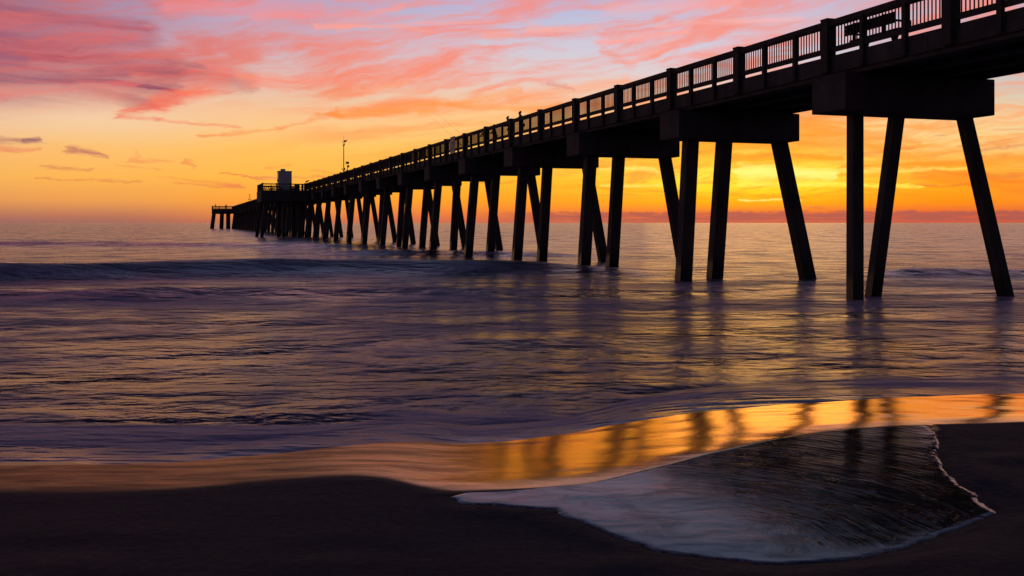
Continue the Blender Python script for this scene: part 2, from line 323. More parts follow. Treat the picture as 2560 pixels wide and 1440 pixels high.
# ------------------------------------------------------------------ terrain, sea, pool
def smooth(x, a, b):
    t = np.clip((x-a)/(b-a), 0, 1); return t*t*(3-2*t)
def vnoise(x, y, seed):                          # cheap smooth value noise
    rs = np.random.RandomState(seed); T = rs.rand(256, 256)
    xi = np.floor(x).astype(int); yi = np.floor(y).astype(int); fx = x-xi; fy = y-yi
    fx = fx*fx*(3-2*fx); fy = fy*fy*(3-2*fy)
    a = T[xi % 256, yi % 256]; b = T[(xi+1) % 256, yi % 256]; c = T[xi % 256, (yi+1) % 256]; d = T[(xi+1) % 256, (yi+1) % 256]
    return (a*(1-fx)+b*fx)*(1-fy)+(c*(1-fx)+d*fx)*fy-.5
def plan(x, y, z):                               # photo pixel on a level plane z -> world x, y
    Y = (EYE-z)*F/(y-HY); return ((x-CX)/F*Y, Y)
ZC = .55
crest = np.array([plan(*p, ZC) for p in [(0,1242),(250,1244),(450,1234),(650,1214),(850,1199),(950,1202),(1100,1236),(1300,1226),(1500,1206),(1650,1168),(1800,1130),(1950,1096),(2100,1074),(2300,1062),(2560,1056)]])
crest = np.vstack([[[-60, 9]], [[-8, 5.6]], crest, [[8, 7.6]], [[60, 12]]])
def Yc(x): return sum(np.interp(x+o, crest[:, 0], crest[:, 1]) for o in (-.12, -.06, 0, .06, .12))/5
sw = np.array([plan(*p, .36) for p in [(0,1210),(350,1196),(700,1158),(1000,1114),(1250,1098),(1400,1080),(1500,1062),(1700,1052),(1900,1041),(2200,1022),(2500,1004)]])
sw = np.vstack([[[-60, 12]], [[-8, 7.0]], sw, [[8, 10.2]], [[60, 15]]])
def Ys(x): return np.interp(x, sw[:, 0], sw[:, 1]) + .05*vnoise(x*1.2+50, x*0+3, 5)
PZ = ZC-.006
pool_px = [(1118,1243),(1150,1262),(1235,1263),(1300,1270),(1388,1274),(1405,1294),(1440,1302),(1500,1328),(1555,1346),(1640,1378),(1770,1400),(1900,1412),(2030,1408),(2150,1398),(2230,1378),(2300,1356),(2400,1322),(2490,1284),(2440,1232),(2400,1212),(2365,1180),(2342,1130),(2352,1098),(2312,1060),(2200,1044),(2080,1046),(1940,1068),(1790,1104),(1640,1144),(1500,1182),(1300,1204),(1200,1216)]
poly = np.array([plan(*p, PZ) for p in pool_px])
def sdist(x, y, P):                              # signed distance, positive inside
    d = np.full(x.shape, 1e9); ins = np.zeros(x.shape, bool); n = len(P)
    for i in range(n):
        a, b = P[i], P[(i+1) % n]; e = b-a
        t = np.clip(((x-a[0])*e[0]+(y-a[1])*e[1])/(e@e), 0, 1)
        d = np.minimum(d, np.hypot(x-a[0]-e[0]*t, y-a[1]-e[1]*t))
        c = ((a[1] > y) != (b[1] > y)); yy = np.where(c, y, 0); den = (b[1]-a[1]) or 1e-9
        ins ^= c & (x < (b[0]-a[0])*(yy-a[1])/den+a[0])
    return np.where(ins, d, -d)
def sand_z(x, y):
    d = (y-Yc(x))*.93
    s = np.where(d > 0, d, 0)
    a = np.interp(x, [-3, -.5, .6, 1.4, 4], [.108, .112, .104, .087, .075])        # foreshore slope, steeper to the left
    # rounded shoulder, constant slope, then flattening towards the sea bed
    prof = np.where(s < .3, s*s/(2*.3), s-.15)
    z = ZC - a*prof*(.90+.075*np.minimum(s, 2.5)/1.5)
    z = z - .030*np.where(s > 2.2, (s-2.2)**2, 0)
    lf = np.where(d < 0, -d, 0)
    z = z + .012*smooth(lf, .3, 1.5) + .05*smooth(lf, 1.0, 3.5)
    z = z + np.where(lf > 4, (lf-4)*.03, 0)
    z = z + (.0065+.016*smooth(lf, .25, .9))*vnoise(x*2.3+20, y*4.2+20, 3)*smooth(y, 2.5, 4) + .020*vnoise(x*1.5+20, y*2.4+20, 3)*smooth(lf, .25, .9)
    z = z + .020*vnoise(x*.8+9, y*1.1+40, 8)*smooth(lf, .3, 1.2)
    return np.maximum(z, -1.2)
def grid_mesh(name, X, Y, Z, m, attrs={}, smooth_=True):
    nr, nc = X.shape; v = np.stack([X, Y, Z], -1).reshape(-1, 3).astype(np.float32)
    i = np.arange(nr*nc).reshape(nr, nc)
    f = np.stack([i[:-1, :-1], i[:-1, 1:], i[1:, 1:], i[1:, :-1]], -1).reshape(-1, 4)
    return poly_mesh(name, v, f, m, attrs)
def poly_mesh(name, v, f, m, attrs):
    me = bpy.data.meshes.new(name); me.vertices.add(len(v)); me.vertices.foreach_set('co', v.ravel())
    me.loops.add(f.size); me.loops.foreach_set('vertex_index', f.ravel().astype(np.int32))
    me.polygons.add(len(f)); me.polygons.foreach_set('loop_start', np.arange(0, f.size, 4, dtype=np.int32))
    me.polygons.foreach_set('loop_total', np.full(len(f), 4, np.int32))
    me.update(calc_edges=True); me.validate()
    me.polygons.foreach_set('use_smooth', np.ones(len(me.polygons), bool))
    for k, a in attrs.items():
        at = me.attributes.new(k, 'FLOAT', 'POINT'); at.data.foreach_set('value', a.ravel().astype(np.float32))
    me.materials.append(m); o = bpy.data.objects.new(name, me); COL.objects.link(o); return o
def tag(o, label=None, cat=None, group=None, kind=None):
    for k, q in (('label', label), ('category', cat), ('group', group), ('kind', kind)):
        if q: o[k] = q
    return o
xs = np.concatenate([-np.geomspace(300, 7, 30)[:-1], np.arange(-7, 7, .022), np.geomspace(7, 300, 30)])
ys = np.concatenate([-np.geomspace(300, 1, 25)[:-1], np.linspace(-1, 2.6, 30)[:-1], np.arange(2.6, 9.8, .016), np.linspace(9.8, 22, 90)])
X, Y = np.meshgrid(xs, ys)
Z = sand_z(X, Y); d = (Y-Yc(X))*.93
near = (np.abs(X) < 6) & (Y > 2.6) & (Y < 9)
sdp = np.full(X.shape, -9.); sdp[near] = sdist(X[near], Y[near], poly)
wob = .035*vnoise(X*6+11, Y*6+7, 21)+.018*vnoise(X*19, Y*19, 22)+.008*vnoise(X*48, Y*48, 23)
sdp = sdp + wob*(Y < Yc(X)+.05)
blend = smooth(d, .02, -.05)
Z = Z*(1-blend) + blend*np.where(sdp > -.25, PZ + np.where(sdp > 0, -.012*smooth(sdp, 0, .10), .010*smooth(-sdp, 0, .06)*smooth(-sdp, .25, .10)) + (Z-PZ)*smooth(-sdp, .05, .25), Z)
wet = np.clip((d+.02)/np.interp(X, [-1., .2], [.26, .07]), 0, 1); wet = wet*wet*(3-2*wet)
wet = np.maximum(wet, .12*smooth(sdp, -.06, 0)); wet = np.maximum(wet, smooth(sdp, -.10, -.02)*(d > -.2)*smooth(X, -.1, .4))
grid_mesh('beach_sand', X, Y, Z, M['sand'], {'wet': wet}); tag(bpy.data.objects['beach_sand'], 'dark damp sand beach sloping down to the sea', kind='structure')

# pool sheet
px_ = np.arange(poly[:, 0].min()-.1, poly[:, 0].max()+.1, .016); py_ = np.arange(poly[:, 1].min()-.1, poly[:, 1].max()+.15, .012)
X, Y = np.meshgrid(px_, py_)
sd_ = sdist(X, Y, poly) + (.035*vnoise(X*6+11, Y*6+7, 21)+.018*vnoise(X*19, Y*19, 22)+.008*vnoise(X*48, Y*48, 23))*(Y < Yc(X)+.05)
d = (Y-Yc(X))*.93
Zs = sand_z(X, Y)
Zp = PZ + .004*smooth(sd_, 0, .03) - np.where(sd_ < 0, .02*smooth(-sd_, 0, .02), 0)
Zp = Zp - np.where(d > .02, (d-.02)*.25, 0)          # tips over the crest and ends there
Zp = Zp + .0035*vnoise(X*2.2+5, Y*3.5+9, 31)*smooth(sd_, .05, .4)
edge = smooth(sd_, .05+.09*np.clip(vnoise(X*2.3, Y*2.3, 44)+.35, 0, 1), .0)*(d < -.12)*(1-.45*smooth(X, 1.6, 2.6))*np.clip(.65+1.2*vnoise(X*3, Y*3, 41), .12, 1)
swirl = smooth(X+(Y-5.2)*.30, .75, 1.5)*smooth(sd_, 0, .15)
keep = (sd_ > -.03)
i = np.arange(X.size).reshape(X.shape)
f = np.stack([i[:-1, :-1], i[:-1, 1:], i[1:, 1:], i[1:, :-1]], -1)[keep[:-1, :-1] | keep[1:, 1:]]
used = np.unique(f); remap = np.zeros(X.size, int); remap[used] = np.arange(len(used))
v = np.stack([X, Y, Zp], -1).reshape(-1, 3)[used].astype(np.float32)
po = poly_mesh('tide_pool', v, remap[f], M['pool'], {'foam': edge.ravel()[used], 'swirl': swirl.ravel()[used]})
tag(po, 'shallow pool of backwash on the sand', kind='structure')

# sea
inv = np.concatenate([np.linspace(1/5.4, 1/40, 620), np.linspace(1/40, 1/30000, 170)[1:]])
yr = 1/inv; t = np.linspace(-1, 1, 560)
X = (t[None, :]+.0)*(yr[:, None]*.95+6); Y = np.repeat(yr[:, None], len(t), 1)
def ridge(x, y, pts, hgt, front, back, xr, fade):
    c = np.interp(x, [p[0] for p in pts], [p[1] for p in pts]) + .5*vnoise(x*.35+3, x*0+2, 61)
    q = y-c; prof = np.where(q < 0, np.exp(-(q/front)**2), np.exp(-(q/back)**2))
    e = smooth(x, xr[0]-fade, xr[0]+fade)*smooth(x, xr[1]+fade, xr[1]-fade)
    return hgt*prof*e*(1+.35*vnoise(x*.3, y*0+7, 62))
sea = np.zeros(X.shape)
r1 = ridge(X, Y, [(-26, 33), (-19, 36), (-14, 39.), (-6, 41), (0, 42), (6, 40)], .52, 1.7, 4., (-23, 3), 4)
sea += r1
sea += ridge(X, Y, [(-14, 27.5), (0, 29), (10, 30)], .20, 1.3, 3., (-20, 3), 5)
sea += ridge(X, Y, [(5, 35), (15, 39), (30, 39.5)], .27, 1.0, 3., (14.5, 34), 1.5)
sea += ridge(X, Y, [(-10, 66), (0, 62), (12, 60)], .30, 1.5, 5., (-12, 4), 6)
sea += ridge(X, Y, [(-40, 90), (-20, 84), (12, 86)], .30, 2, 6., (-60, -12), 8)
sea += ridge(X, Y, [(-8, 16.5), (0, 17.2), (6, 18)], .05, .7, 2., (-4, 1.5), 2)
sea += ridge(X, Y, [(-6, 11.3), (0, 11.8), (6, 13.2)], .045, .5, 1.5, (-1.5, 9), 2)
sea += smooth(Y, 9, 20)*(.06*vnoise(X*.10+30, Y*.33, 71)+.035*vnoise(X*.3+30, Y*.9, 72))
sea += smooth(Y, 45, 120)*.35*vnoise(X*.02+30, Y*.07, 73)*smooth(Y, 900, 300)
sz = sand_z(X, Y); q = Y-Ys(X)
film = np.clip(q*.05, -.05, .014) + smooth(q, .1, 1.4)*.018 + .010*vnoise(X*.9, Y*2.2, 75)*smooth(q, .1, 1)
shore = sz+film
k = .03; hh = np.clip(.5+.5*(shore-sea)/k, 0, 1)
Z = np.where(Y < 16, sea*(1-hh)+shore*hh + k*hh*(1-hh), sea)
foam = smooth(q, .2, 1.5)*smooth(Y, 15, 8)*.75 + .35*smooth(Y, 34, 26)*smooth(Y, 12, 20)
foam = foam + .8*np.exp(-((Y-33.5)/2.6)**2)*smooth(X, -3, 4)*smooth(X, 20, 12) + .5*np.exp(-((Y-25)/2.0)**2)
foam = np.clip(foam, 0, 1)*(1-np.clip(r1/.3, 0, 1))
th_ = math.atan((CX-450)/F)
for kk in range(0, 7):
    for v_, u_ in ((16.83, -.7), (18.4, 0), (21.72, -.83)):
        uu = 22.75+9.2*kk+u_; bx, by = v_*cos(th_)-uu*sin(th_), v_*sin(th_)+uu*cos(th_)
        foam = np.maximum(foam, .9*np.exp(-(((X-bx)/.55)**2+((Y-by+.25)/.7)**2)))
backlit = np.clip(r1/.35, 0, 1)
grid_mesh('sea_water', X, Y, Z, M['sea'], {'foam': foam, 'backlit': backlit, 'film': smooth(q, -.02, 1.2)*smooth(q, 4.5, 2.), 'calm': smooth(q, 1.4, .0)}); tag(bpy.data.objects['sea_water'], 'silky sea water reaching to the horizon', kind='structure')

# ------------------------------------------------------------------ mesh building
class MB:
    def __init__(s): s.bm = bmesh.new()
    def box(s, x0, x1, y0, y1, z0, z1):
        c = [(x, y, z) for z in (z0, z1) for x, y in ((x0, y0), (x1, y0), (x1, y1), (x0, y1))]
        v = [s.bm.verts.new(p) for p in c]
        for q in ((3,2,1,0), (4,5,6,7), (0,1,5,4), (1,2,6,5), (2,3,7,6), (3,0,4,7)): s.bm.faces.new([v[i] for i in q])
        return s
    def prism(s, a, b, prof_a, prof_b=None, up=Vector((0, 1, 0))):   # loft a 2-D outline from point a to b
        a, b = Vector(a), Vector(b); w = (b-a).normalized(); u = up.cross(w)
        if u.length < 1e-4: u = Vector((1, 0, 0))
        u.normalize(); v = w.cross(u); prof_b = prof_b or prof_a
        A_ = [s.bm.verts.new(a+u*p[0]+v*p[1]) for p in prof_a]; B_ = [s.bm.verts.new(b+u*p[0]+v*p[1]) for p in prof_b]; n = len(A_)
        for i in range(n): s.bm.faces.new([A_[i], A_[(i+1) % n], B_[(i+1) % n], B_[i]])
        s.bm.faces.new(A_[::-1]); s.bm.faces.new(B_); return s
    def tube(s, a, b, r0, r1=None, n=8):
        r1 = r0 if r1 is None else r1; c = [(cos(2*pi*i/n), sin(2*pi*i/n)) for i in range(n)]
        return s.prism(a, b, [(p[0]*r0, p[1]*r0) for p in c], [(p[0]*r1, p[1]*r1) for p in c], Vector((.3, .9, .1)))
    def ball(s, c, r, sc=(1, 1, 1)):
        bmesh.ops.create_uvsphere(s.bm, u_segments=10, v_segments=7, radius=r, matrix=Matrix.Translation(c) @ Matrix.Diagonal((*sc, 1))); return s
    def mesh(s, name, m, bevel=0):
        if bevel: bmesh.ops.bevel(s.bm, geom=list(s.bm.edges), offset=bevel, segments=1, affect='EDGES')
        bmesh.ops.recalc_face_normals(s.bm, faces=list(s.bm.faces))
        me = bpy.data.meshes.new(name); s.bm.to_mesh(me); s.bm.free(); me.materials.append(m); return me
    def build(s, name, m, parent=None, bevel=0, loc=None):
        return place(name, s.mesh(name, m, bevel), parent, loc)
def place(name, me, parent=None, loc=None):
    o = bpy.data.objects.new(name, me); COL.objects.link(o)
    if parent is not None: o.parent = parent
    if loc is not None: o.location = loc
    return o
TH = math.atan((CX-450)/F); CT, ST = cos(TH), sin(TH)
def W(v, u, z=0.): return Vector((v*CT-u*ST, v*ST+u*CT, z))      # pier frame (across, along) -> world
V0, U0 = 19.0, 0.0
def empty(name, loc, rz=0):
    o = bpy.data.objects.new(name, None); COL.objects.link(o); o.location = loc; o.rotation_euler = (0, 0, rz); o.empty_display_size = .3; return o
pier = empty('pier', W(V0, U0), TH)
tag(pier, 'long dark concrete fishing pier on raking piles running out to sea', 'pier')
P = lambda v: v-V0
ZD = EYE+4.45                                     # deck top
SPAN, BAY = 9.2, 4.6
U_END = 354.
rng = random.Random(4)
# deck and girders
MB().box(P(17.02), P(21.22), -45, U_END, EYE+4.16, ZD).build('deck', M['concrete'], pier)
for v in (17.12, 18.45, 19.79, 21.12):
    MB().box(P(v)-.11, P(v)+.11, -45, U_END-.2, EYE+3.985, EYE+4.161).build('girder', M['concrete'], pier)
for v0, v1 in ((16.93, 17.018), (21.222, 21.31)):
    mb = MB()
    u = -45
    while u < U_END-1:
        mb.box(P(v0), P(v1), u+.01, min(u+SPAN, U_END)-.01, EYE+4.10, EYE+4.57); u += SPAN
    mb.build('fascia', M['concrete'], pier)
# bents: cap beams and raked piles
pile_pr = lambda s, c: [(-s, -s+c), (-s+c, -s), (s-c, -s), (s, -s+c), (s, s-c), (s-c, s), (-s+c, s), (-s, s-c)]
cap_me = MB().box(-2.47, 2.47, -.74, .74, 0, 1.0).mesh('cap_beam', M['concrete'], .02)
jobs = []                                        # (v_top, v_bottom, u_top, u_bottom)
for k in range(-5, 36):
    u = 22.75+SPAN*k
    place('cap_beam', cap_me, pier, (P(19.03), u, EYE+2.985))
    j = lambda a=.12: rng.uniform(-a, a)
    jobs += [(17.43, 16.83+j(.05), u, u-.7+j(.1)), (18.80, 18.45+j(.08) if k else 18.1, u, u+j(.12)), (21.12, 21.72+j(.08), u, u-.83+j(.1))]
for (ua, va) in ((144.2, 10.9), (152.0, 10.9), (344.6, 10.2), (352.6, 10.2)):
    MB().box(P(va), P(16.50), ua-.7, ua+.7, EYE+2.985, EYE+3.985).build('cap_beam', M['concrete'], pier, .02)
    s = -.9 if ua in (144.2, 344.6) else .9
    jobs += [(va+.6, va-.05, ua, ua+s), (va+3.2, va+3.0, ua, ua), (va+5.2, va+5.2, ua, ua)]
for ua in (344.6, 352.6):
    MB().box(P(21.6), P(27.9), ua-.7, ua+.7, EYE+2.985, EYE+3.985).build('cap_beam', M['concrete'], pier, .02)
    jobs += [(22.5, 22.5, ua, ua), (25., 25., ua, ua), (27.3, 27.9, ua, ua)]
jobs.sort(key=lambda q: q[2] if q[2] > 14 else 1e3-q[2])
rest = MB()
for i, (vt, vb, ut, ub) in enumerate(jobs):
    ext = 2.2/(EYE+3.0)                          # carry on below the water
    a = (P(vt), ut, EYE+3.0); b = (P(vb)+(vb-vt)*ext, ub+(ub-ut)*ext, -2.2)
    mb = MB() if i < 98 else rest
    mb.prism(a, b, pile_pr(.172 if ut < 25 else .235 if ut < 160 else .27 if ut < 340 else .5, .035))
    if i < 98: mb.build('pile', M['pile'], pier)
tag(rest.build('pile', M['pile'], pier), kind='stuff')
# railing
def panel_mesh(L, openings, name='railing_panel'):
    mb = MB()
    mb.box(-.07, .07, .15, L-.15, 5.40, 5.54); mb.box(-.05, .09, .15, L-.15, 5.36, 5.399)
    mb.box(-.03, .05, .15, L-.15, 4.66, 4.80)
    y = .15; free = (L-.3-.14*(len(openings)-1)); tot = sum(openings)
    for i, w in enumerate(openings):
        w = w/tot*free; n = int(round(w/.125)); s = w/n
        for q in range(n):
            yy = y+(q+.5)*s; mb.box(-.011, .011, yy-.014, yy+.014, 4.79, 5.37)
        y += w
        if i < len(openings)-1: mb.box(-.078, .032, y, y+.14, 4.12, 5.41); y += .14
    return mb.mesh(name, M['timber'])
pm = panel_mesh(BAY, (1.25, 1.42, 1.25))
pmR = pm.copy(); pmR.transform(Matrix.Scale(-1, 4, (1, 0, 0))); pmR.flip_normals()
post_me = MB().box(-.13, .15, -.15, .15, 4.11, 5.57).box(-.14, .16, -.16, .16, 5.57, 5.60).mesh('railing_post', M['timber'])
postR = post_me.copy(); postR.transform(Matrix.Scale(-1, 4, (1, 0, 0))); postR.flip_normals()
VL, VR = 16.92, 21.32
posts = [23.25+BAY*k for k in range(-14, 72)]
spec = []
for u in posts:
    bumpL = 143.0 < u+BAY/2 < 151.5 or u+BAY/2 > 345
    spec.append(('L', u, not bumpL)); spec.append(('R', u, u+BAY/2 < 344))
def rank(q): return (0 if q[0] == 'L' else 1, q[1] if q[1] > 10 else 1000-q[1])
spec.sort(key=rank)
restp, restq = bmesh.new(), bmesh.new()
np_, nq_ = 0, 0
for side, u, haspanel in spec:
    v = VL if side == 'L' else VR; loc = Vector((P(v), u, EYE))
    if haspanel:
        if np_ < 98: place('railing_panel', pm if side == 'L' else pmR, pier, loc); np_ += 1
        else:
            t_ = (pm if side == 'L' else pmR).copy(); t_.transform(Matrix.Translation(loc)); restp.from_mesh(t_); bpy.data.meshes.remove(t_)
    if nq_ < 98: place('railing_post', post_me if side == 'L' else postR, pier, loc); nq_ += 1
    else:
        t_ = (post_me if side == 'L' else postR).copy(); t_.transform(Matrix.Translation(loc)); restq.from_mesh(t_); bpy.data.meshes.remove(t_)
for bm_, nm in ((restp, 'railing_panel'), (restq, 'railing_post')):
    me = bpy.data.meshes.new(nm); bm_.to_mesh(me); bm_.free(); me.materials.append(M['timber']); tag(place(nm, me, pier), kind='stuff')
# side platforms
def side_platform(va, vb, ua, ub, outer, rails):
    MB().box(P(va), P(vb), ua, ub, EYE+3.99, ZD-.003).build('side_platform', M['concrete'], pier)
    for (x0, y0, x1, y1) in rails:
        a = Vector((P(x0), y0, EYE)); L = sqrt((x1-x0)**2+(y1-y0)**2); n = max(1, round(L/2.3)); mb = MB()
        mb.box(-.06, .06, 0, L, 5.40, 5.54); mb.box(-.04, .04, 0, L, 4.98, 5.06); mb.box(-.04, .04, 0, L, 4.66, 4.76); mb.box(-.05, .04, 0, L, 4.10, 4.60)
        for i in range(n+1): mb.box(-.09, .09, L*i/n-.09, L*i/n+.09, 4.2, 5.62)
        q = .15
        while q < L: mb.box(-.011, .011, q, q+.022, 5.05, 5.41); q += .15
        o = mb.build('platform_railing', M['timber'], pier); o.location = a; o.rotation_euler = (0, 0, -atan2(x1-x0, y1-y0))
side_platform(10.95, 17.0, 143.5, 152.7, 10.95, [(16.8, 143.55, 11.0, 143.55), (11.0, 143.6, 11.0, 152.6), (11.0, 152.65, 16.8, 152.65)])
side_platform(10.25, 17.0, 344.0, 353.3, 10.2, [(16.8, 344.05, 10.3, 344.05), (10.3, 344.1, 10.3, 353.2), (10.3, 353.25, 27.8, 353.25)])
side_platform(21.25, 27.9, 344.0, 353.3, 27.9, [(27.85, 353.2, 27.85, 344.1), (27.85, 344.05, 21.5, 344.05)])
MB().box(P(21.0), P(21.4), 16.9, 17.15, EYE+3.9, EYE+3.984).build('drain_bracket', M['metal'], pier)
# fascia of the near platform down to the cap line
MB().box(P(10.95), P(16.9), 143.38, 143.49, EYE+3.0, EYE+4.56).build('platform_fascia', M['concrete'], pier)
MB().box(P(10.25), P(16.9), 343.88, 343.99, EYE+3.0, EYE+4.56).build('platform_fascia', M['concrete'], pier)
MB().box(P(10.84), P(10.945), 143.5, 152.7, EYE+3.0, EYE+4.56).build('platform_fascia', M['concrete'], pier)
# conduit hanging under the deck edge
MB().tube((P(16.9), 54.0, EYE+4.6), (P(16.88), 54.0, EYE+3.7), .012).build('conduit', M['metal'], pier)

# ------------------------------------------------------------------ things standing on the pier
def on_pier(name, v, u, z=None, rz=0): return empty(name, W(v, u, ZD if z is None else z), TH+rz)
b = on_pier('park_bench', 17.62, 22.0); tag(b, 'dark slatted bench behind the near railing pickets', 'bench')
mb = MB()
for i, z in enumerate((.70, .80, .90)): mb.box(-.24+i*.008-.1, -.205+i*.008-.1, -1.0, 1.0, z-.045, z+.045)
mb.build('backrest', M['timber'], b)
mb = MB()
for x in (-.14, -.02, .10, .22): mb.box(x-.05, x+.05, -1.0, 1.0, .50, .55)
mb.build('seat', M['timber'], b)
for y in (-.62, .55):
    MB().prism((-.1, y, .50), (-.1, y-.2, 0), [(-.06, -.03), (.06, -.03), (.06, .03), (-.06, .03)]).build('leg', M['timber'], b)
    MB().prism((.12, y+.08, .50), (.12, y+.30, 0), [(-.06, -.03), (.06, -.03), (.06, .03), (-.06, .03)]).build('leg', M['timber'], b)
    MB().box(-.40, -.345, y-.04, y+.04, .40, .94).build('back_support', M['timber'], b)
for y in (-.99, .94): MB().box(-.32, .2, y, y+.05, .70, .75).box(.15, .2, y, y+.05, .55, .70).build('armrest', M['timber'], b)

hut = on_pier('utility_hut', 14.45, 147.3); tag(hut, 'white box-shaped hut rising above the railing of the side platform', 'hut')
MB().box(-1.0, .85, -1.0, 1.0, 0, 2.95).build('wall', M['white'], hut, .02)
MB().box(-1.06, .91, -1.06, 1.06, 2.95, 3.02).build('roof', M['white'], hut)
MB().box(-.62, .0, -.5, .5, 3.02, 3.34).build('roof_box', M['white'], hut)
MB().box(-.12, -.0, -1.05, -1.0, 1.5, 1.62).build('vent', M['dark'], hut)
MB().box(-1.12, -1.0, -.2, .2, 1.5, 1.85).build('wall_box', M['dark'], hut)
bn_ = on_pier('litter_bin', 15.9, 145.2); tag(bn_, 'dark square litter bin on the side platform by the main railing', 'bin')
MB().box(-.3, .3, -.3, .3, .04, .85).build('body', M['dark'], bn_, .02); MB().box(-.34, .34, -.34, .34, .85, 1.0).build('lid', M['dark'], bn_, .02)
for (v, u, lab) in ((13.0, 145.3, 'low picnic table in front of the white hut'), (11.9, 146.3, 'low picnic table at the outer corner of the side platform')):
    t_ = on_pier('picnic_table', v, u, rz=.2); tag(t_, lab, 'table', 'picnic tables on the side platform')
    MB().box(-.38, .38, -.8, .8, .72, .77).build('tabletop', M['timber'], t_)
    for x in (-.7, .7): MB().box(x-.13, x+.13, -.8, .8, .42, .46).build('seat', M['timber'], t_)
    for y in (-.55, .55): MB().prism((-.25, y, .72), (-.62, y, 0), pile_pr(.04, .008)).prism((.25, y, .72), (.62, y, 0), pile_pr(.04, .008)).box(-.72, .72, y-.03, y+.03, .37, .42).build('leg_frame', M['timber'], t_)

ms_ = on_pier('weather_mast', 17.0, 109.2, EYE+5.54); tag(ms_, 'tall thin weather mast with wind vane rising from the railing', 'mast')
MB().tube((0, 0, -.9), (0, 0, 3.0), .055, .04).build('pole', M['metal'], ms_)
MB().tube((0, 0, 3.0), (0, 0, 3.95), .02, .008).build('antenna', M['metal'], ms_)
MB().box(-.10, .10, -.03, .03, 2.95, 3.0).tube((-.1, 0, 2.97), (-.1, 0, 3.35), .012).tube((.1, 0, 2.97), (.1, 0, 3.45), .012).tube((-.25, 0, 3.35), (.05, 0, 3.35), .012).build('instrument_frame', M['metal'], ms_)
MB().box(.04, .24, -.06, .06, 3.28, 3.50).build('instrument_box', M['dark'], ms_)
MB().tube((.02, 0, 3.47), (.34, 0, 3.47), .012).prism((.32, 0, 3.36), (.32, 0, 3.62), [(-.03, -.04), (.05, -.04), (.05, .04), (-.03, .04)], [(-.01, -.01), (.02, -.01), (.02, .01), (-.01, .01)]).build('wind_vane', M['dark'], ms_)
MB().ball((.05, -.05, 3.06), .07).ball((-.02, -.05, 2.90), .08).build('sensor', M['dark'], ms_)
MB().tube((-.22, 0, .45), (0, 0, .1), .03).ball((.06, -.08, .35), .10, (1, 1, 1.4)).build('bracket', M['dark'], ms_)
def light_pole(v, u, lab, H, boxes):
    L = on_pier('light_pole', v, u); tag(L, lab, 'light pole', 'light poles with hanging lamps along the pier')
    MB().tube((0, 0, 0), (0, 0, H-.35), .035).build('pole', M['metal'], L)
    MB().tube((-.28, 0, H-1.0), (.28, 0, H-1.0), .018).build('cross_arm', M['metal'], L)
    for x in (-.30, .30):
        MB().tube((x, 0, H-1.0), (x, 0, H-1.2), .02, .05).ball((x, 0, H-1.28), .11, (1, 1, 1.3)).build('lamp', M['dark'], L)
    if boxes:
        MB().box(-.16, .16, -.1, .1, H-.24, H).build('lamp_head', M['dark'], L, .01); MB().box(-.02, .18, -.1, .1, H-.62, H-.38).build('lamp_head', M['dark'], L, .01)
    else:
        MB().ball((0, 0, H-.1), .16).build('lamp_head', M['dark'], L); MB().ball((0, 0, H-.6), .13).build('lamp_head', M['dark'], L)
light_pole(17.15, 107.6, 'short light pole with square heads just right of the weather mast', 2.15, True)
light_pole(17.15, 266.5, 'thin light pole with round heads near the far end of the pier', 2.9, False)
vw = on_pier('viewing_scope', 16.92, 141.6, EYE+5.55); tag(vw, 'small dark viewing scope tilted up on the railing beside the platform', 'scope')
MB().tube((0, 0, 0), (0, 0, .16), .05).build('stand', M['dark'], vw)
MB().prism((-.22, 0, .16), (.26, 0, .42), pile_pr(.10, .03), pile_pr(.06, .02)).build('barrel', M['dark'], vw, 0)

sg = on_pier('notice_sign', 16.76, 62.4, EYE+4.48); tag(sg, 'pale notice board fixed to the outside of the pier railing', 'sign')
MB().box(-.02, .02, -.55, .55, 0, 1.10).build('board', M['sign'], sg)
mb = MB(); rl = random.Random(2)
for z in (.98, .90, .70, .62, .54, .38, .30, .22):      # rows too small to read in the photograph
    y = -.45
    while y < .4:
        w = rl.uniform(.05, .14); mb.box(-.024, -.0203, y, min(y+w, .45), z, z+.045); y += w+.03
mb.build('lettering', M['ink'], sg)

